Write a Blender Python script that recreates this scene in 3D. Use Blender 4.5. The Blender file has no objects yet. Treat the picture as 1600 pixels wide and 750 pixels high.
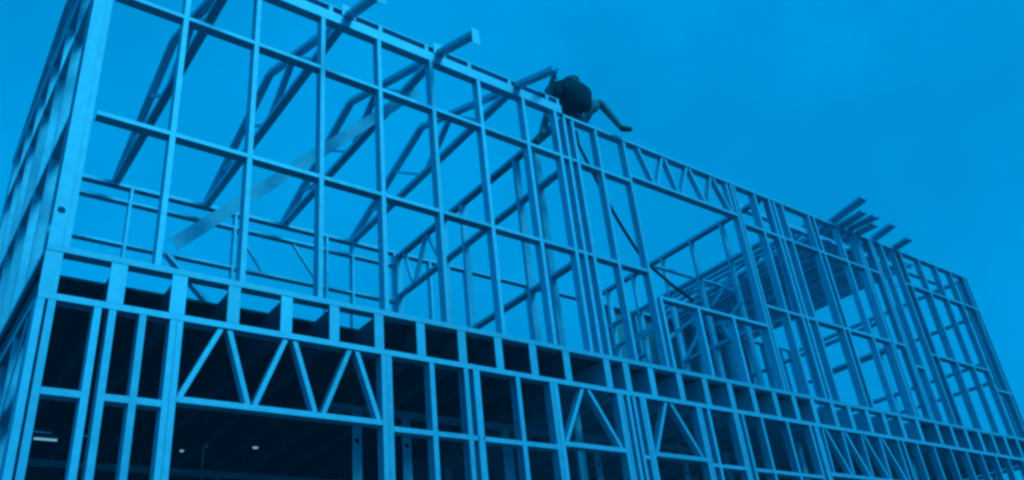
import bpy, bmesh, math, random
from mathutils import Vector, Matrix
random.seed(7)
sc = bpy.context.scene
# ------------------------------------------------------------------ camera
FPX = 1318.49
CAM = Vector((-0.699, -5.45, 1.6))
def cam_axes(yaw, pitch, roll):
    cy, sy, cp, sp, cr, sr = (math.cos(yaw), math.sin(yaw), math.cos(pitch), math.sin(pitch), math.cos(roll), math.sin(roll))
    F = Vector((sy*cp, cy*cp, sp)); R = Vector((cy, -sy, 0)); U = R.cross(F)
    return R*cr + U*sr, U*cr - R*sr, F
AR, AU, AF = cam_axes(math.radians(40.178), math.radians(28.921), math.radians(-6.52))
cd = bpy.data.cameras.new('camera'); cam = bpy.data.objects.new('camera', cd); sc.collection.objects.link(cam)
cam.matrix_world = Matrix(((AR.x, AU.x, -AF.x, CAM.x), (AR.y, AU.y, -AF.y, CAM.y), (AR.z, AU.z, -AF.z, CAM.z), (0, 0, 0, 1)))
cd.sensor_width = 36; cd.lens = FPX/1600*36; cd.clip_start = .05; cd.clip_end = 2000
sc.camera = cam
def at(px, py, ax, val):
    """the point where the sight line of a photo pixel meets the plane axis == val"""
    d = AR*((px-800)/FPX) - AU*((py-375)/FPX) + AF
    return CAM + d*((val-CAM[ax])/d[ax])
# ------------------------------------------------------------------ sky, sun, exposure: a deep blue dusk under thin even cloud
SUN_EL, SUN_AZ = math.radians(36), math.radians(163)      # azimuth from +y (the building) clockwise
w = bpy.data.worlds.new('World'); sc.world = w; w.use_nodes = True
nt = w.node_tree; N = nt.nodes; L = nt.links
bg = N['Background']; bg.inputs['Strength'].default_value = .1
sky = N.new('ShaderNodeTexSky'); sky.sky_type = 'NISHITA'; sky.sun_disc = False
sky.sun_elevation = SUN_EL; sky.sun_rotation = SUN_AZ; sky.dust_density = 2.0
bw = N.new('ShaderNodeRGBToBW'); L.new(sky.outputs[0], bw.inputs[0])
pw = N.new('ShaderNodeMath'); pw.operation = 'POWER'; pw.inputs[1].default_value = .08; L.new(bw.outputs[0], pw.inputs[0])
tint = N.new('ShaderNodeVectorMath'); tint.operation = 'SCALE'; tint.inputs[0].default_value = (0.0, 3.0, 7.2)
tcw = N.new('ShaderNodeTexCoord'); nzw = N.new('ShaderNodeTexNoise'); nzw.inputs['Scale'].default_value = 1.6; nzw.inputs['Detail'].default_value = 5; nzw.inputs['Roughness'].default_value = .6; nzw.noise_dimensions = '4D'; nzw.inputs['W'].default_value = 19.3
L.new(tcw.outputs['Generated'], nzw.inputs['Vector'])                                   # thin, uneven cloud all round the sky
mrw = N.new('ShaderNodeMapRange'); mrw.inputs['From Min'].default_value = .3; mrw.inputs['From Max'].default_value = .7; mrw.inputs['To Min'].default_value = .76; mrw.inputs['To Max'].default_value = 1.20
L.new(nzw.outputs['Fac'], mrw.inputs['Value'])
mxw = N.new('ShaderNodeMath'); mxw.operation = 'MULTIPLY'; L.new(pw.outputs[0], mxw.inputs[0]); L.new(mrw.outputs[0], mxw.inputs[1])
L.new(mxw.outputs[0], tint.inputs['Scale']); L.new(tint.outputs[0], bg.inputs['Color'])
sl = bpy.data.lights.new('sun', 'SUN'); sl.energy = 1.75; sl.angle = math.radians(16); sl.color = (.03, .70, 1.0)
so = bpy.data.objects.new('sun', sl); sc.collection.objects.link(so)
sdir = Vector((math.sin(SUN_AZ)*math.cos(SUN_EL), math.cos(SUN_AZ)*math.cos(SUN_EL), math.sin(SUN_EL)))
so.rotation_euler = sdir.to_track_quat('Z', 'Y').to_euler(); so.location = (0, -20, 20)
sc.view_settings.view_transform = 'Standard'; sc.view_settings.look = 'None'
sc.view_settings.exposure = 0; sc.view_settings.gamma = 1; sc.view_settings.use_curve_mapping = False
sc.render.engine = 'CYCLES'; sc.cycles.filter_width = 2.8; sc.cycles.max_bounces = 6
# ------------------------------------------------------------------ materials
def mat(name, col, rough=.6, metal=0., var=.12, scale=9., bump=.0, emit=None, estr=0., spread=.0):
    m = bpy.data.materials.new(name); m.use_nodes = True; t = m.node_tree; n = t.nodes; b = n['Principled BSDF']
    tc = n.new('ShaderNodeTexCoord'); nz = n.new('ShaderNodeTexNoise'); nz.inputs['Scale'].default_value = scale; nz.inputs['Detail'].default_value = 6
    oi = n.new('ShaderNodeObjectInfo'); ad = n.new('ShaderNodeVectorMath'); ad.operation = 'ADD'
    sm = n.new('ShaderNodeVectorMath'); sm.operation = 'SCALE'; sm.inputs[0].default_value = (37, 19, 53)
    t.links.new(oi.outputs['Random'], sm.inputs['Scale']); t.links.new(tc.outputs['Object'], ad.inputs[0]); t.links.new(sm.outputs[0], ad.inputs[1])
    t.links.new(ad.outputs[0], nz.inputs['Vector'])
    rp = n.new('ShaderNodeMapRange'); rp.inputs['To Min'].default_value = 1-var; rp.inputs['To Max'].default_value = 1+var
    rp.inputs['From Min'].default_value = .3; rp.inputs['From Max'].default_value = .7
    t.links.new(nz.outputs['Fac'], rp.inputs['Value'])
    ob = n.new('ShaderNodeMapRange'); ob.inputs['To Min'].default_value = 1-spread; ob.inputs['To Max'].default_value = 1+spread*.4
    t.links.new(oi.outputs['Random'], ob.inputs['Value'])
    mu = n.new('ShaderNodeMath'); mu.operation = 'MULTIPLY'; t.links.new(rp.outputs[0], mu.inputs[0]); t.links.new(ob.outputs[0], mu.inputs[1])
    vs = n.new('ShaderNodeVectorMath'); vs.operation = 'SCALE'; vs.inputs[0].default_value = col
    t.links.new(mu.outputs[0], vs.inputs['Scale']); t.links.new(vs.outputs[0], b.inputs['Base Color'])
    b.inputs['Roughness'].default_value = rough; b.inputs['Metallic'].default_value = metal
    if bump:
        bp = n.new('ShaderNodeBump'); bp.inputs['Strength'].default_value = bump; bp.inputs['Distance'].default_value = .01
        t.links.new(nz.outputs['Fac'], bp.inputs['Height']); t.links.new(bp.outputs[0], b.inputs['Normal'])
    if emit:
        b.inputs['Emission Color'].default_value = (*emit, 1); b.inputs['Emission Strength'].default_value = estr
    return m
SHEET = mat('zinc_sheet', (.26, .31, .38), .6, .3, .15, 3, .05, spread=.3)
STEEL = mat('galvanised_steel', (.50, .61, .76), .5, .2, .10, 14, .05, spread=.16)
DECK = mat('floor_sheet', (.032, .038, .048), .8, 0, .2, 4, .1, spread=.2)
SHADED_STEEL = mat('shaded_steel', (.055, .07, .105), .7, 0, .2, 6, spread=.2)  # joist steel with the shade under the floor put into its colour
CONC = mat('concrete', (.08, .077, .072), .9, 0, .18, 3, .3)
EARTH = mat('packed_earth', (.045, .046, .05), .95, 0, .35, 1.2, .5)
SHIRT = mat('dark_cloth', (.009, .011, .022), .9, 0, .3, 18, .4)
SHORTS = mat('grey_cloth', (.28, .31, .38), .9, 0, .2, 18, .4)
SKIN = mat('skin', (.25, .18, .2), .6, 0, .1, 12)
HAIR = mat('black_hair', (.01, .009, .008), .7, 0, .3, 40, .5)
SHOE = mat('dark_leather', (.022, .024, .03), .6, 0, .2, 20)
CABLE = mat('red_cable', (.16, .03, .045), .5, 0, .2, 20)
LAMPW = mat('lamp_housing', (.06, .06, .06), .5, 0, .05, 10)
GLOW = mat('lamp_glow', (.8, .8, .8), .5, 0, .0, 5, emit=(.25, .7, 1.0), estr=.6)
# ------------------------------------------------------------------ helpers
col = sc.collection
def link(name, me, m, parent=None):
    o = bpy.data.objects.new(name, me); col.objects.link(o)
    if m: me.materials.append(m)
    if parent: o.parent = parent; o.matrix_parent_inverse = parent.matrix_world.inverted()
    return o
def thing(name, label, cat, loc=(0, 0, 0), group=None):
    o = bpy.data.objects.new(name, None); col.objects.link(o); o.location = loc
    o.matrix_world = Matrix.Translation(loc)
    o['label'] = label; o['category'] = cat; o['kind'] = 'thing'
    if group: o['group'] = group
    return o
def tag(o, label, cat, group=None):
    o['label'] = label; o['category'] = cat
    if group: o['group'] = group
    return o
X, Y, Z = Vector((1, 0, 0)), Vector((0, 1, 0)), Vector((0, 0, 1))
def sect(name, parent, a, b, u, wd, dp, lip=.012, m=None, t=.003, seg=1):
    """a cold-formed channel from a to b (centre line of its box): web on the +u side, flanges running back by wd, web height dp"""
    a, b = Vector(a), Vector(b); ax = (b-a).normalized(); u = Vector(u); u = (u-ax*u.dot(ax)).normalized(); v = ax.cross(u)
    h, k = wd/2, dp/2
    if lip: pr = [(h, -k), (h, k), (-h, k), (-h, k-lip), (-h+t, k-lip), (-h+t, k-t), (h-t, k-t), (h-t, -k+t), (-h+t, -k+t), (-h+t, -k+lip), (-h, -k+lip), (-h, -k)]
    else: pr = [(h, -k), (h, k), (-h, k), (-h, k-t), (h-t, k-t), (h-t, -k+t), (-h, -k+t), (-h, -k)]
    o = parent.matrix_world.translation if parent else Vector()
    n = len(pr); vs = []; fs = []
    org = (a+b)/2
    for p in (a, b): vs += [tuple(p + u*x + v*y - org) for x, y in pr]
    for i in range(n):
        j = (i+1) % n; fs.append((i, j, n+j, n+i))
    fs.append(tuple(range(n-1, -1, -1))); fs.append(tuple(range(n, 2*n)))
    me = bpy.data.meshes.new(name); me.from_pydata(vs, [], fs); me.update()
    ob = link(name, me, m or STEEL, None); ob.location = org - (o if parent else Vector())
    if parent: ob.parent = parent
    return ob
def box(name, parent, lo, hi, m, bev=0):
    lo, hi = Vector(lo), Vector(hi); c = (lo+hi)/2; h = (hi-lo)/2
    bm = bmesh.new(); bmesh.ops.create_cube(bm, size=2)
    for v in bm.verts: v.co = Vector((v.co.x*h.x, v.co.y*h.y, v.co.z*h.z))
    if bev: bmesh.ops.bevel(bm, geom=bm.edges[:], offset=bev, segments=1, affect='EDGES')
    me = bpy.data.meshes.new(name); bm.to_mesh(me); bm.free()
    ob = link(name, me, m); ob.location = c - (parent.matrix_world.translation if parent else Vector())
    if parent: ob.parent = parent
    return ob
def tube(name, parent, pts, r, m, n=8):
    pts = [Vector(p) for p in pts]; vs, fs = [], []; org = pts[0].copy()
    for i, p in enumerate(pts):
        d = (pts[min(i+1, len(pts)-1)] - pts[max(i-1, 0)]).normalized(); s = d.orthogonal().normalized(); q = d.cross(s)
        if i: # keep the ring from twisting
            s = (ps - d*ps.dot(d)).normalized(); q = d.cross(s)
        ps = s
        rr = r[i] if isinstance(r, (list, tuple)) else r
        for k in range(n):
            a_ = 2*math.pi*k/n; vs.append(tuple(p - org + s*math.cos(a_)*rr + q*math.sin(a_)*rr))
    for i in range(len(pts)-1):
        for k in range(n): fs.append((i*n+k, i*n+(k+1) % n, (i+1)*n+(k+1) % n, (i+1)*n+k))
    fs.append(tuple(range(n-1, -1, -1))); fs.append(tuple((len(pts)-1)*n+k for k in range(n)))
    me = bpy.data.meshes.new(name); me.from_pydata(vs, [], fs); me.update()
    for p in me.polygons: p.use_smooth = True
    ob = link(name, me, m); ob.location = org - (parent.matrix_world.translation if parent else Vector())
    if parent: ob.parent = parent
    return ob
def under(ob, part):
    """make ob a sub-part of part (both children of the same thing, unrotated)"""
    ob.parent = part; ob.location = ob.location - part.location
def plate_hole(name, parent, x0, x1, y, z0, z1, holes, r, t=.003, m=None):
    """a flat web facing -y with punched round service holes"""
    bm = bmesh.new(); xm = (x0+x1)/2; zs = z0; K = 16; start = [(x0, 0, z0), (x1, 0, z0)]
    def quad(a, b, c, d): bm.faces.new([bm.verts.new(p) for p in (a, b, c, d)])
    h = (x1-x0)/2
    for hz in sorted(holes):
        ring = [(xm+r*math.cos(2*math.pi*k/K), 0, hz+r*math.sin(2*math.pi*k/K)) for k in range(K)]
        sq = []
        for k in range(K):
            c, s = math.cos(2*math.pi*k/K), math.sin(2*math.pi*k/K); f_ = h/max(abs(c), abs(s)); sq.append((xm+c*f_, 0, hz+s*f_))
        low = [sq[k] for k in range(14, 9, -1)]; bm.faces.new([bm.verts.new(p) for p in [start[0], start[-1]] + low] if len(start) == 2 else [bm.verts.new(p) for p in start + low])
        start = [sq[k] for k in range(6, 1, -1)]
        for k in range(K): quad(sq[k], sq[(k+1) % K], ring[(k+1) % K], ring[k])
        zs = hz+h
    bm.faces.new([bm.verts.new(p) for p in start + [(x1, 0, z1), (x0, 0, z1)]])
    bmesh.ops.remove_doubles(bm, verts=bm.verts[:], dist=1e-5)
    bmesh.ops.recalc_face_normals(bm, faces=bm.faces[:])
    bmesh.ops.solidify(bm, geom=bm.faces[:], thickness=t)
    me = bpy.data.meshes.new(name); bm.to_mesh(me); bm.free()
    ob = link(name, me, m or STEEL); ob.location = Vector((0, y, 0)) - (parent.matrix_world.translation if parent else Vector())
    if parent: ob.parent = parent
    return ob
# ------------------------------------------------------------------ levels (metres) and plan
ZF, ZC, ZB, ZD, ZE, ZA = 1.20, 4.177, 4.473, 5.658, 6.844, 7.44     # slab, lower top plate, upper bottom track, noggins, upper top plate
LEN, DEP = 14.25, 3.84
SW, SD = .041, .09       # stud flange, stud depth
# ------------------------------------------------------------------ the setting
me = bpy.data.meshes.new('ground'); 
bm = bmesh.new(); bmesh.ops.create_grid(bm, x_segments=60, y_segments=60, size=60)
for v in bm.verts:
    d = max(abs(v.co.x-7)-9, abs(v.co.y-2)-4, 0); v.co.z = (random.random()-.5)*.06*min(1, d)
bm.to_mesh(me); bm.free(); g = link('ground', me, EARTH); g.location = (7, 2, 0); g.scale = (4, 4, 1); g['kind'] = 'structure'
tag(box('concrete_base', None, (-.15, -.12, -.3), (LEN+.15, DEP+.12, ZF), CONC, .02), 'raised concrete base under the steel building frame', 'foundation')
# ------------------------------------------------------------------ wall frames
def vstud(par, x, y0, z0, z1, left=True, wd=SW, name='stud', dp=SD):
    return sect(name, par, (x, y0+dp/2, z0), (x, y0+dp/2, z1), (-1 if left else 1, 0, 0), wd, dp)
def rail_x(par, x0, x1, y0, ztop, face=.036, up=False, name='noggin', dp=SD):
    """horizontal member along x: front face `face` high below ztop; web underneath (up=False) or on top"""
    return sect(name, par, (x0, y0+dp/2, ztop-face/2), (x1, y0+dp/2, ztop-face/2), (0, 0, 1 if up else -1), face, dp, lip=0)
def noggins_x(par, xs, y0, ztop, face=.036):
    for a, b in zip(xs[:-1], xs[1:]):
        if b-a > .1: rail_x(par, a+SW/2+.001, b-SW/2-.001, y0, ztop, face)
def lattice_x(par, pts, y0, wd=.036, dp=.07):
    for (xa, za), (xb, zb) in pts: sect('web', par, (xa, y0+.045, za), (xb, y0+.045, zb), (-1, 0, 0), wd, dp, lip=0)
# ---- upper front wall
UF = thing('wall_frame', 'upper storey front wall frame of pale galvanised studs with window opening', 'wall frame', (0, 0, ZB), 'steel wall frames')
studs = [.69, 1.29, 1.91, 2.50, 3.10, 3.69, 4.29, 4.75, 4.875, 5.0, 5.36, 5.82]
rail_x(UF, 0, LEN, -.002, ZB+.045, .045, False, 'bottom_plate', .094)
z0 = ZB+.0465
sect('corner_stud', UF, (.11, .045, z0), (.11, .045, ZA-.002), (-1, 0, 0), SW, SD)
cs = plate_hole('corner_web', UF, 0, .088, .0, z0, ZA-.002, [4.78], .026)
for x in studs: vstud(UF, x, 0, z0, ZA-.002 if x < 4.8 else ZA-.046)
for x in (7.80, 7.865): vstud(UF, x, 0, z0, ZA-.046, x < 7.83)
right = [8.30, 8.62, 8.72, 8.92, 9.54, 9.67, 10.26, 10.72, 10.80, 11.12, 11.19, 11.46, 11.82, 12.03, 12.60, 13.15, 13.65, 14.10, 14.225]
for i, x in enumerate(right): vstud(UF, x, 0, z0, ZA-.046, i % 4 != 1)
sect('top_plate', UF, (0, .045, ZA+.058), (4.86, .045, ZA+.058), (0, 0, -1), .116, .094, lip=0)
rail_x(UF, 4.863, LEN, -.002, ZA, .034, False, 'top_plate', .094)
# raised rail on spacer tabs along the left half of the eaves
rail_x(UF, 0, 4.84, -.002, ZA+.20, .014, True, 'eaves_rail', .094)
for i in range(9):
    x = .38+.535*i
    if x < 4.7: box('spacer', UF, (x-.022, .000, ZA+.1165), (x+.022, .088, ZA+.185), STEEL)
box('spacer', UF, (4.80, .0, ZA+.1165), (4.838, .088, ZA+.185), STEEL)
noggins_x(UF, [.135]+studs, 0, ZD); noggins_x(UF, [.135]+studs, 0, ZE)
noggins_x(UF, [7.865]+right[:11], 0, ZD-.01); noggins_x(UF, [7.865]+right[:11], 0, ZE-.01)
noggins_x(UF, right[12:], 0, ZE-.02)
noggins_x(UF, right[12:17], 0, 5.63); noggins_x(UF, right[9:12], 0, 5.35); noggins_x(UF, right[16:], 0, 5.30)
# window opening: lattice header, sill, cripple studs
rail_x(UF, 5.82+.022, 7.80-.022, 0, 6.93, .036, False, 'header')
tops = [(6.08, 6.36, 6.56), (6.54, 6.72, 7.01), (6.99, 7.20, 7.47), (7.45, 7.62, 7.66)]
for a, b, c in [(6.08, 6.27, 6.50), (6.55, 6.70, 6.95), (7.00, 7.20, 7.41), (7.46, 7.70, 7.72)]:
    lattice_x(UF, [((a, ZA-.047), (b-.02, 6.932)), ((c, ZA-.047), (b+.03, 6.932))], 0)
rail_x(UF, 5.905, 7.80-.022, 0, 5.36, .036, False, 'sill')
for x in (5.92, 6.53, 7.14): vstud(UF, x, 0, z0, 5.323)
sect('brace', UF, (11.46, .105, ZA-.1), (11.75, .105, 6.75), (0, -1, 0), .02, .05, lip=0)
# ---- lower front wall
LF = thing('wall_frame', 'lower storey front wall frame with wide shop opening and zigzag lintel', 'wall frame', (0, 0, ZF), 'steel wall frames')
rail_x(LF, 0, LEN, -.002, ZC, .045, True, 'top_plate', .094)
rail_x(LF, 0, .84, -.002, ZF+.046, .045, False, 'bottom_plate', .094); rail_x(LF, 2.42, 4.17, -.002, ZF+.046, .045, False, 'bottom_plate', .094)
rail_x(LF, 5.0, LEN, -.002, ZF+.046, .045, False, 'bottom_plate', .094)
zt, zb = ZC-.047, ZF+.048
ls = [.022, .085, .355, .445, .635, .835, .877]
for i, x in enumerate(ls): vstud(LF, x, 0, zb, zt, True, .045)
noggins_x(LF, ls[:6], 0, 3.56, .045)
l2 = [2.455, 2.503, 2.90, 3.24, 3.345, 3.79, 4.175, 4.225]
for i, x in enumerate(l2): vstud(LF, x, 0, zb, zt, i % 2 == 0, .045 if i not in (4,) else .062)
noggins_x(LF, [2.503, 2.90, 3.24, 3.345, 3.79, 4.175], 0, 3.56, .04)
l3 = [5.01, 5.052, 5.14, 5.215, 5.315, 5.36]
for i, x in enumerate(l3): vstud(LF, x, 0, zb, zt, i % 2 == 0, .04)
noggins_x(LF, l3, 0, 3.555, .035)
l4 = [6.14, 6.185, 6.31, 6.73, 6.775, 6.87, 7.20, 7.66, 8.10, 8.20, 8.245]
for i, x in enumerate(l4): vstud(LF, x, 0, zb, zt, i % 3 != 1, .04)
noggins_x(LF, l4[1:], 0, 3.55, .035)
l5 = [10.0, 10.13, 10.48, 10.92, 11.37, 11.82, 12.26, 12.7, 13.1, 13.6, 14.1, 14.22]
for i, x in enumerate(l5): vstud(LF, x, 0, zb, zt, i % 3 != 1, .04)
noggins_x(LF, l5, 0, 3.55, .035)
# zigzag lintels over the openings
def lintel(x0, x1, zl, pts):
    rail_x(LF, x0, x1, 0, zl, .042, False, 'lintel_chord'); lattice_x(LF, pts, 0)
T = zt-.001; B_ = 3.603
lintel(.902, 2.43, 3.60, [((1.165, T), (.925, B_)), ((1.225, T), (1.385, B_)), ((1.645, T), (1.435, B_)), ((1.715, T), (1.885, B_)), ((2.165, T), (1.95, B_)), ((2.225, T), (2.405, B_))])
lintel(4.25, 4.987, 3.60, [((4.56, T), (4.28, B_)), ((4.63, T), (4.955, B_))])
lintel(5.383, 6.117, 3.60, [((5.68, T), (5.42, B_)), ((5.75, T), (6.08, B_))])
zz = []
for i in range(4):
    x = 8.36+.41*i; zz += [((x, T), (x-.01, B_)), ((x+.06, T), (x+.35, B_))]
lintel(8.27, 9.97, 3.60, zz)
# ---- generic frames along y (side walls and partitions) and along x (back walls)
def frame_y(par, x, y0, y1, zb, zt, ys, rows, dp=SD):
    c = x+dp/2
    sect('bottom_plate', par, (c, y0, zb+.022), (c, y1, zb+.022), (0, 0, -1), .044, dp+.004, lip=0)
    sect('top_plate', par, (c, y0, zt-.022), (c, y1, zt-.022), (0, 0, 1), .044, dp+.004, lip=0)
    for y in ys: sect('stud', par, (c, y, zb+.046), (c, y, zt-.046), (0, -1, 0), SW, dp)
    for (z, segs) in rows:
        for a, b in segs: sect('noggin', par, (c, a+SW/2+.001, z), (c, b-SW/2-.001, z), (0, 0, -1), .036, dp, lip=0)
def bays(ys): return [(a, b) for a, b in zip(ys[:-1], ys[1:]) if b-a > .1]
ysS = [.14, .70, 1.27, 1.85, 2.40, 2.97, 3.55, 3.70]
US = thing('wall_frame', 'upper storey end wall frame seen edge-on at the left, under gable', 'wall frame', (0, .1, ZB), 'steel wall frames')
frame_y(US, 0, .096, DEP-.094, ZB+.002, ZA, ysS, [(ZE-.02, bays(ysS)), (ZD-.02, bays(ysS))])
LS = thing('wall_frame', 'lower storey end wall frame seen edge-on at the lower left', 'wall frame', (0, .1, ZF), 'steel wall frames')
frame_y(LS, 0, .096, DEP-.094, ZF+.002, ZC, ysS, [(3.54, bays(ysS)), (2.4, bays(ysS))])
for a, b in ((.15, 1.2), (1.4, 2.4)): sect('brace', LS, (-.008, a, 4.05), (-.008, b, 2.6), (-1, 0, 0), .006, .05, lip=0, t=.002)
# back wall, upper
UB = thing('wall_frame', 'upper storey back wall frame behind the roof trusses', 'wall frame', (0, DEP, ZB), 'steel wall frames')
yb = DEP-.09
rail_x(UB, 0, LEN, yb-.002, ZB+.045, .045, False, 'bottom_plate', .094)
rail_x(UB, 0, LEN, yb-.002, 7.51, .045, True, 'top_plate', .094)
sb = [.05, 1.26, 2.53, 3.80, 4.19, 4.85, 5.45, 6.1, 6.7, 7.3, 7.9, 8.5, 9.1, 9.7, 10.3, 10.9, 11.5, 12.1, 12.7, 13.3, 13.9, 14.2]
for x in sb: vstud(UB, x, yb, ZB+.046, 7.464, True, .03)
noggins_x(UB, sb[:6], yb, 7.29, .03); noggins_x(UB, sb[:6], yb, 6.72, .03); noggins_x(UB, sb, yb, ZD, .03)
for k in range(5):
    a = 8.80+.84*k; box('sheathing_panel', UB, (a+.003, DEP+.003, 6.05+.12*(k % 2)), (a+.837, DEP+.014, 7.50), SHEET)
lattice_x(UB, [((2.57, 7.255), (2.93, 6.725)), ((3.32, 7.255), (3.70, 6.725))], yb, .025, .04)
# back wall, lower
LB = thing('wall_frame', 'lower storey back wall frame deep in the dark interior', 'wall frame', (0, DEP, ZF), 'steel wall frames')
rail_x(LB, 0, LEN, yb-.002, ZF+.046, .045, False, 'bottom_plate', .094); rail_x(LB, 0, LEN, yb-.002, ZC, .045, True, 'top_plate', .094)
for x in sb: vstud(LB, x, yb, zb, zt)
noggins_x(LB, sb, yb, 3.54)
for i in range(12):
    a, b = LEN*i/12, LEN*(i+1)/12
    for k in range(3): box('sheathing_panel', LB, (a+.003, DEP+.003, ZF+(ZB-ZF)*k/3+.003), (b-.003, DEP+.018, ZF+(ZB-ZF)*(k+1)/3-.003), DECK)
# partition near the worker
P1 = thing('wall_frame', 'upper cross partition frame with lattice header, meeting the tripled studs', 'wall frame', (4.85, 0, ZB), 'steel wall frames')
xp = 4.83
frame_y(P1, xp, .094, DEP-.094, ZB+.047, 7.40, [.55, .92, 2.06, 2.53, 3.70], [(6.76, [(.11, .55), (.55, .92), (.92, 2.06), (2.06, 2.53), (2.53, 3.70)]), (5.60, [(.11, .55), (.55, .92), (.92, 2.06), (2.06, 2.53)])])
for (ya, za), (yb_, zb_) in [((2.62, 6.79), (2.92, 7.35)), ((2.96, 7.35), (3.28, 6.79)), ((3.32, 6.79), (3.52, 7.35))]:
    sect('web', P1, (xp+.045, ya, za), (xp+.045, yb_, zb_), (0, -1, 0), .03, .06, lip=0)
# partition right of the window opening
P2 = thing('wall_frame', 'upper cross partition frame behind right edge of the window opening', 'wall frame', (8.5, 0, ZB), 'steel wall frames')
frame_y(P2, 8.47, .094, DEP-.094, ZB+.047, 7.42, [.2, .78, 1.36, 1.95, 2.6, 3.2, 3.7], [(6.79, bays([.13, .78, 1.36, 1.95, 2.6, 3.2, 3.7])), (6.42, bays([1.95, 2.6, 3.2, 3.7])), (6.08, bays([2.6, 3.2, 3.7])), (5.7, bays([.78, 1.36, 1.95]))])
for (a, b, c, d) in [(1140, 436, 1113, 478), (1083, 499, 1055, 520), (1092, 522, 1071, 563), (1128, 505, 1143, 528), (1030, 505, 990, 535), (1150, 455, 1135, 448), (1160, 470, 1128, 510)]:
    sect('brace', P2, at(a, b, 0, 8.465), at(c, d, 0, 8.465), (-1, 0, 0), .02, .055, lip=0)
# partition further right, and the far end wall
P3 = thing('wall_frame', 'short upper cross partition frame below the packed girders', 'wall frame', (11.15, 0, ZB), 'steel wall frames')
frame_y(P3, 11.11, .094, DEP-.094, ZB+.047, 7.42, [.3, .95, 1.6, 2.3, 3.0, 3.7], [(6.12, bays([.3, .95, 1.6, 2.3, 3.0, 3.7])), (5.7, [(.3, .95), (.95, 1.6)]), (5.02, [(.3, .95), (.95, 1.6)])])
UE = thing('wall_frame', 'upper storey end wall frame at the far right corner', 'wall frame', (14.25, 0, ZB), 'steel wall frames')
ye = [.15, .75, 1.35, 1.95, 2.55, 3.15, 3.7]
frame_y(UE, 14.155, .094, DEP-.094, ZB+.047, 7.42, ye, [(6.70, bays(ye)), (5.90, bays(ye)), (5.56, bays(ye))])
LE = thing('wall_frame', 'lower storey end wall frame at the far right', 'wall frame', (14.25, 0, ZF), 'steel wall frames')
frame_y(LE, 14.155, .094, DEP-.094, ZF+.002, ZC, ye, [(3.54, bays(ye))])
# inner lower wall with wide punched posts
LI = thing('wall_frame', 'inner lower wall frame of wide posts behind the front studs', 'wall frame', (5, 1.3, ZF), 'steel wall frames')
rail_x(LI, 2.6, 9.0, 1.28, ZC, .045, True, 'top_plate', .094); rail_x(LI, 2.6, 9.0, 1.28, ZF+.046, .045, False, 'bottom_plate', .094)
for x in (2.9, 3.42, 4.6, 5.86, 6.6, 7.3, 8.1, 8.9):
    plate_hole('post', LI, x-.048, x+.048, 1.285, zb, zt, [2.4, 3.85], .024)
noggins_x(LI, [2.95, 3.37], 1.28, 3.42)
for x in (4.83, 8.47, 11.1):
    lp = thing('wall_frame', {4.83: 'lower cross partition frame below the worker', 8.47: 'lower cross partition frame below the middle of the building', 11.1: 'lower cross partition frame towards the far right end'}[x], 'wall frame', (x, 2, ZF), 'steel wall frames')
    frame_y(lp, x, .094, DEP-.094, ZF+.002, ZC, [.5, 1.6, 2.2, 2.8, 3.4, 3.7], [(3.4, [(1.6, 2.2), (2.2, 2.8), (2.8, 3.4)])])
# ------------------------------------------------------------------ floor between the storeys
FL = thing('floor_frame', 'first floor of steel joists with bright end plates between the two storeys', 'floor', (7, 2, ZC), None)
jx = [.05, .45, .85, 1.24, 1.64, 2.03, 2.42, 2.81, 3.22, 3.61, 4.0, 4.40, 4.92, 5.18, 5.53, 5.95, 6.35, 6.76, 7.15, 7.55, 7.92, 8.29, 8.70, 9.06, 9.46, 9.85, 10.25, 10.69, 11.2]
jx += [11.2+.41*i for i in range(1, 8)]
for i, x in enumerate(jx):
    j = sect('joist', FL, (x+.015, .012, (ZC+ZB)/2), (x+.015, DEP-.01, (ZC+ZB)/2), (-1, 0, 0), .05, ZB-ZC-.006, m=SHADED_STEEL if x < 4.9 else STEEL)  # left joists darkened by colour to deepen the ground-floor shade
    wp = .052 if x < .9 else .045 if x < 2 else .041
    e = box('end_plate', FL, (x-wp, .001, ZC+.003), (x+wp, .010, ZB-.003), STEEL); under(e, j)
for i in range(len(jx)-1):
    if i % 3 == 1: sect('blocking', FL, (jx[i]+.042, 1.9, (ZC+ZB)/2), (jx[i+1]-.012, 1.9, (ZC+ZB)/2), (0, -1, 0), .04, .24, lip=0, m=SHADED_STEEL)  # blocking gets the same painted-in shade
# floor sheets, laid short of the front edge in two stretches
xs = [0.02, 1.22, 2.44, 3.62, 4.82, 6.02, 7.22, 8.42, 9.62, 10.82, 12.02, 13.22, 14.22]
for a, b in zip(xs[:-1], xs[1:]):
    y = .37 if b < 2.5 else .10 if b < 8.5 else .34 if b < 11 else .10
    for k in range(3):
        box('floor_sheet', FL, (a+.004, y+k*(DEP-.1-y)/3+.002, ZB+.002), (b-.004, y+(k+1)*(DEP-.1-y)/3-.002, ZB+.021), DECK)
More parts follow.
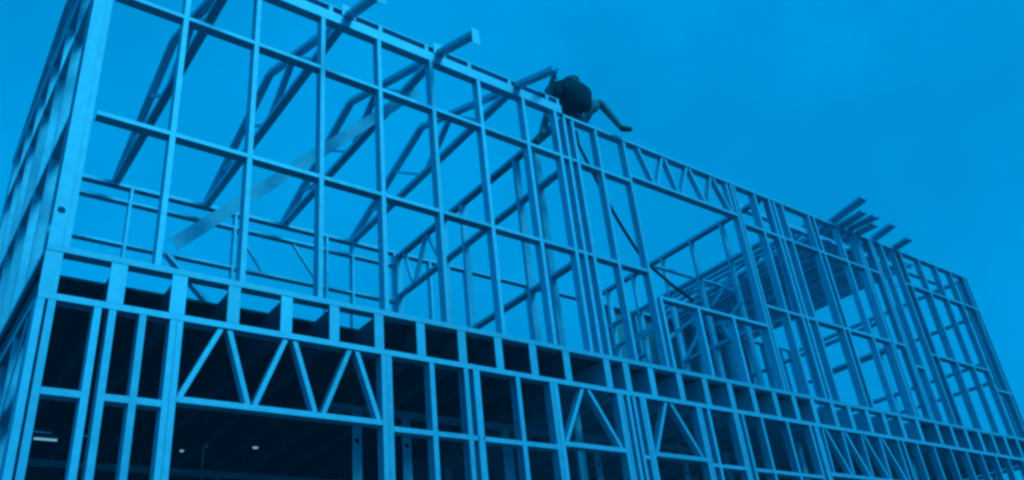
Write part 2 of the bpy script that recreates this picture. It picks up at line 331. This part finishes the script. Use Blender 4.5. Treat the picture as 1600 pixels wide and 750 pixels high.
# ------------------------------------------------------------------ roof trusses
def truss(x, label, group, tip=-.62, back=.55, cat='roof truss', plate=True, webs=True, s=.085, dz=0.):
    """pitched truss in the plane x: heel on the wall plates, ridge over the middle, eaves overhang"""
    t = thing('roof_truss', label, cat, (x, DEP/2, 7.56), group)
    R = (1.93, 8.29); sl_ = (R[1]-7.585)/R[0]
    zf = lambda y: R[1]-abs(y-R[0])*sl_
    sect('bottom_chord', t, (x, .0, 7.59-.0), (x, DEP, 7.545), (0, 0, -1), .05, s, lip=.01)
    tc = sect('top_chord', t, (x, tip, zf(tip)), (x, R[0]-.012, zf(R[0]-.012)), (0, 0, -1), .05, s, lip=.01)
    sect('top_chord', t, (x, R[0]+.012, zf(R[0])), (x, DEP+.08, zf(DEP+.08)), (0, 0, -1), .05, s, lip=.01)
    if webs:
        sect('web', t, (x, 1.84, 7.60), (x, 1.30, zf(1.30)-.04), (0, 1, 0), .04, .07, lip=0)
        sect('web', t, (x, 2.02, 7.60), (x, 2.62, zf(2.62)-.04), (0, -1, 0), .025, .04, lip=0)
        sect('web', t, (x, 1.22, zf(1.22)-.04), (x, .75, 7.605), (0, 1, 0), .03, .045, lip=0)
        sect('web', t, (x, 3.30, zf(3.30)-.03), (x, 2.72, 7.595), (0, 1, 0), .03, .045, lip=0)
    if plate:
        z = zf(tip); ep = box('end_plate', t, (x-.045, tip-.008, z-.14), (x+.045, tip-.001, z+.06), STEEL)
        under(ep, tc); box('heel_plate', t, (x-.075, -.012, 7.558), (x+.075, -.004, 7.70), STEEL)
    return t
GL = 'roof trusses spanning the left bay'
truss(.045, 'gable truss on the left end wall, nearest the corner', 'roof trusses', tip=-.05, plate=False)
truss(1.08, 'leftmost full roof truss inside the frame, left of the second stud', GL)
truss(2.17, 'second roof truss from the left, its eaves tip cut by the top edge', GL)
truss(3.21, 'third roof truss from the left, with pale plate on its eaves tip', GL)
truss(4.23, 'fourth roof truss from the left, its eaves tip gripped by the worker', GL, plate=False)
ordn = ['first', 'second', 'third', 'fourth', 'fifth', 'sixth', 'seventh', 'eighth', 'ninth', 'tenth', 'eleventh', 'twelfth', 'thirteenth', 'fourteenth', 'fifteenth', 'sixteenth', 'seventeenth', 'eighteenth']
def girder(x, label):
    """flat lattice girder lying across the plates of the right wing"""
    t = thing('lattice_girder', label, 'girder', (x, 2, 7.515), 'lattice girders packed on the right wing')
    y0, y1 = random.uniform(.31, .36), random.uniform(4.75, 5.05); zl, zh = 7.54, 7.54+random.uniform(.20, .25)
    sect('bottom_chord', t, (x, y0, zl), (x, y1, zl), (0, 0, -1), .045, .075, lip=.01)
    sect('top_chord', t, (x, y0, zh), (x, y1, zh), (0, 0, 1), .045, .075, lip=.01)
    n = 7; st = (y1-y0-.2)/n; ph = random.uniform(0, .15)
    for k in range(n):
        a, b = (zl+.025, zh-.025) if k % 2 else (zh-.025, zl+.025)
        sect('web', t, (x, y0+.08+ph+st*k, a), (x, y0+.04+ph+st*(k+1), b), (0, 1, 0), .028, .055, lip=0)
    t.rotation_euler = (random.uniform(-.006, .006), 0, random.uniform(-.02, .02)); t.location.z += random.uniform(0, .03)
tag(sect('bearer', None, (8.46, .42, 7.468), (14.2, .42, 7.468), (0, 0, -1), .085, .07, lip=0), 'long bearer channel under the front ends of the packed girders', 'beam')
for i in range(16):
    girder(10.47+.17*i+random.uniform(-.03, .03), 'flat lattice girder packed across the right wing, %s from the left of the pile' % ordn[i])
# steel channels laid over the plate of the right wing, tips cocked up past the eaves
for k, (b, tp, wd) in enumerate([((1308, 341), (1349, 310), .17), ((1317, 351), (1350, 331), .15), ((1330, 356), (1369, 338), .16), ((1341, 364), (1368, 351), .14), ((1369, 370), (1395, 351), .17), ((1400, 386), (1421, 373), .16)]):
    a = at(*b, 1, -.02); q = at(*tp, 0, a.x); d = (q-a)
    tag(sect('eaves_channel', None, a-d*.9, q, (0, 0, -1), .04, wd, lip=0), '%s steel channel jutting up over the right eaves, counted from the left' % ordn[k], 'channel', 'channels jutting over the right eaves')
# ------------------------------------------------------------------ braces and loose members
def loose(name, a, b, u, wd, dp, label, cat, lip=0):
    return tag(sect(name, None, a, b, u, wd, dp, lip), label, cat)
loose('brace_beam', at(270, 383, 1, .62), at(650, 143, 1, .62), (0, -1, -.3), .035, .11, 'wide pale diagonal brace across the left bays behind the studs', 'brace')
loose('prop', at(257, 394, 1, .62), at(326, 478, 1, .42), (1, 0, 0), .03, .05, 'short dark prop leaning from the deck to the pale brace', 'prop')
rl = at(1022, 416, 1, 1.75); rr = at(1115, 444, 1, 1.75)
loose('runner', (rl.x, 1.75, rl.z), (rr.x+.2, 1.75, rl.z), (0, 0, -1), .03, .06, 'thin dark runner seen through the upper window opening', 'rail')
for k, (px, py, qx, qy) in enumerate([(1040, 532, 1092, 492), (1070, 563, 1093, 520)]):
    loose('leaning_channel', at(px, py, 1, 2.2), at(qx, qy, 1, 2.0), (.3, 0, -1), .05, .09, ['steel channel leaning below the window sill, left one', 'steel channel leaning below the window sill, right one'][k], 'channel')
# ------------------------------------------------------------------ cable hanging from the worker
cp = [(899, 205, .14), (904, 226, .14), (912, 242, .14), (921, 260, .14), (930, 277, .15), (944, 305, .17), (958, 331, .2), (972, 355, .22), (986, 377, .25), (1000, 398, .28), (1022, 421, .32), (1050, 445, .36), (1083, 470, .40)]
tag(tube('power_cable', None, [at(a, b, 1, c) for a, b, c in cp], .019, CABLE), 'reddish cable sagging from the worker down behind the studs', 'cable')
# ------------------------------------------------------------------ lamps under the floor
def lamp(px, py, y, ln, label):
    p = at(px, py, 1, y); t = thing('work_lamp', label, 'lamp', p, 'small lamps under the floor')
    box('housing', t, p+Vector((-ln-.02, -.03, .012)), p+Vector((ln+.02, .03, .04)), LAMPW)
    box('tube', t, p+Vector((-ln, -.012, -.004)), p+Vector((ln, .012, .008)), GLOW)
    tube('hanger', t, [p+Vector((0, 0, .041)), Vector((p.x, p.y, max(p.z+.06, ZC-.002)))], .006, SHOE, 6)
lamp(71, 687, 2.6, .09, 'short lit tube lamp seen low between the leftmost studs')
lamp(284, 705, 2.6, .014, 'tiny faint lamp just right of the doubled opening stud')
lamp(399, 700, 2.4, .022, 'brightest small lamp in the middle of the dark opening')
# ------------------------------------------------------------------ the worker
def skin(name, verts, edges, m, parent=None, sub=2, root=0, org=None):
    """verts: (point, radius or (rx, ry)); grown with a Skin modifier and baked"""
    org = Vector(org) if org else Vector(verts[0][0])
    me = bpy.data.meshes.new(name); me.from_pydata([tuple(Vector(v[0])-org) for v in verts], edges, []); me.update()
    tmp = bpy.data.objects.new(name, me); col.objects.link(tmp)
    md = tmp.modifiers.new('s', 'SKIN'); md.use_smooth_shade = True
    for i, v in enumerate(me.skin_vertices[0].data):
        r = verts[i][1]; v.radius = r if isinstance(r, tuple) else (r, r); v.use_root = (i == root)
    sd = tmp.modifiers.new('d', 'SUBSURF'); sd.levels = sub; sd.render_levels = sub
    dg = bpy.context.evaluated_depsgraph_get(); dg.update()
    me2 = bpy.data.meshes.new_from_object(tmp.evaluated_get(dg)); me2.name = name
    bpy.data.objects.remove(tmp); bpy.data.meshes.remove(me)
    for p in me2.polygons: p.use_smooth = True
    me2.materials.clear()
    ob = link(name, me2, m); ob.location = org - (parent.matrix_world.translation if parent else Vector())
    if parent: ob.parent = parent
    return ob
A = lambda px, py, y: at(px, py, 1, y)
pel = A(904, 172, .15); PW = thing('person', 'worker in dark shirt and grey shorts straddling the top plate, reaching for a truss tip', 'person', pel)
spine = A(897, 158, .17); chest = A(889, 144, .17); neck = A(890, 133, .14); hb = A(892.5, 129, .12); ht = A(894, 122, .10)
Ls, Le, Lw = A(871, 141, .14), A(858, 146, .10), A(864, 122, -.14)
Lh = A(866, 113, -.30)
Rs, Re, Rw, Rh = A(907, 143, .2), A(904, 160, .32), A(884, 163, .24), A(876, 164, .18)
Lhip, Lk, La, Lt = A(893, 173, .22), A(859, 166, .30), A(846, 211, .16), A(836, 221, .05)
Rhip, Rk, Ra, Rt = A(911, 174, .10), A(937, 160, -.02), A(971, 200, -.10), A(984, 202, -.13)
mid = lambda a, b, t: a+(b-a)*t
V = [(pel, (.15, .13)), (spine, (.16, .14)), (chest, (.17, .14)), (neck, .065), (hb, .11), (ht, .10),
     (Ls, .062), (Le, .043), (Lw, .03), (Lh, .032), (Rs, .062), (Re, .043), (Rw, .03), (Rh, .032),
     (Lhip, .09), (Lk, .06), (La, .038), (Lt, .035), (Rhip, .09), (Rk, .06), (Ra, .036), (Rt, .033),
     (mid(Lk, La, .3), .052), (mid(Rk, Ra, .3), .05)]
E_ = [(0, 1), (1, 2), (2, 3), (3, 4), (4, 5), (2, 6), (6, 7), (7, 8), (8, 9), (2, 10), (10, 11), (11, 12), (12, 13),
      (0, 14), (14, 15), (15, 22), (22, 16), (16, 17), (0, 18), (18, 19), (19, 23), (23, 20), (20, 21)]
body = skin('body', V, E_, SKIN, PW, 2, 0, pel)
def fingers(wr, hd, curl, side):
    d = (hd-wr).normalized(); sd = d.cross(curl).normalized(); out = []
    for k in range(4):
        r0 = hd + sd*(.027-.018*k); ln = (.062, .072, .068, .052)[k]
        p1 = r0+d*ln*.5+curl*.01; p2 = p1+d*ln*.25+curl*ln*.4; p3 = p2-d*ln*.1+curl*ln*.4
        f_ = skin('finger', [(r0, .0095), (p1, .009), (p2, .0085), (p3, .007)], [(0, 1), (1, 2), (2, 3)], SKIN, PW, 1); under(f_, body)
    t0 = mid(wr, hd, .5)+sd*.028*side; t1 = t0+sd*.03*side+d*.025+curl*.01; t2 = t1+d*.03+curl*.02
    f_ = skin('thumb', [(t0, .012), (t1, .0105), (t2, .008)], [(0, 1), (1, 2)], SKIN, PW, 1); under(f_, body)
fingers(Lw, Lh, Vector((.2, 1, -.1)).normalized(), 1); fingers(Rw, Rh, Vector((.1, -.2, -1)).normalized(), -1)
skin('shirt', [(A(906, 187, .14), (.22, .20)), (A(898, 166, .15), (.25, .21)), (A(889, 146, .17), (.25, .18)), (mid(chest, neck, .6), .11), (A(870, 140, .14), .115), (mid(Ls, Le, .98), .085), (Rs, .105), (mid(Rs, Re, .95), .07)],
     [(0, 1), (1, 2), (2, 3), (2, 4), (4, 5), (2, 6), (6, 7)], SHIRT, PW, 2, 0, pel)
skin('shorts', [(pel, (.13, .11)), (Lhip, .108), (mid(Lhip, Lk, .9), .085), (Rhip, .108), (mid(Rhip, Rk, .92), .085)], [(0, 1), (1, 2), (0, 3), (3, 4)], SHORTS, PW, 2, 0, pel)
skin('hair', [(hb+Vector((.01, -.012, .0)), .104), (ht+Vector((.01, -.005, .012)), .096)], [(0, 1)], HAIR, PW, 2)
hd_d = (ht-hb).normalized()
fc = Vector((-.55, .83, -.1)).normalized(); fs = fc.cross(Z).normalized(); hc = mid(hb, ht, .5)
skin('nose', [(hc+fc*.07-Z*.02, .012), (hc+fc*.095-Z*.035, .014)], [(0, 1)], SKIN, PW, 1)
for s in (-1, 1):
    skin('ear', [(hc+fs*s*.078-Z*.0, .014), (hc+fs*s*.08-Z*.03, .012)], [(0, 1)], SKIN, PW, 1)
    skin('eye', [(hc+fc*.078+fs*s*.032+Z*.02, .010), (hc+fc*.084+fs*s*.032+Z*.02, .009)], [(0, 1)], HAIR, PW, 1)
skin('mouth', [(hc+fc*.084-fs*.02-Z*.045, .006), (hc+fc*.084+fs*.02-Z*.045, .006)], [(0, 1)], SKIN, PW, 1)
for a, b, k in ((La, Lt, Lk), (Ra, Rt, Rk)):
    skin('shoe', [(mid(a, k, .05), .043), (a-(k-a).normalized()*.015, .042), (mid(a, b, .6), .04), (b+(b-a).normalized()*.03, .03)], [(0, 1), (1, 2), (2, 3)], SHOE, PW, 2)
# ------------------------------------------------------------------ thin evening haze
hz = box('haze', None, (-30, -30, -1.2), (60, 60, 12), None); hz['kind'] = 'stuff'; hz['label'] = 'thin blue evening haze around the building'
hm = bpy.data.materials.new('haze_air'); hm.use_nodes = True; t = hm.node_tree; t.nodes.remove(t.nodes['Principled BSDF'])
pv = t.nodes.new('ShaderNodeVolumePrincipled'); pv.inputs['Density'].default_value = .006; pv.inputs['Color'].default_value = (.6, .72, 1, 1)
t.links.new(pv.outputs[0], t.nodes['Material Output'].inputs['Volume']); hz.data.materials.append(hm)
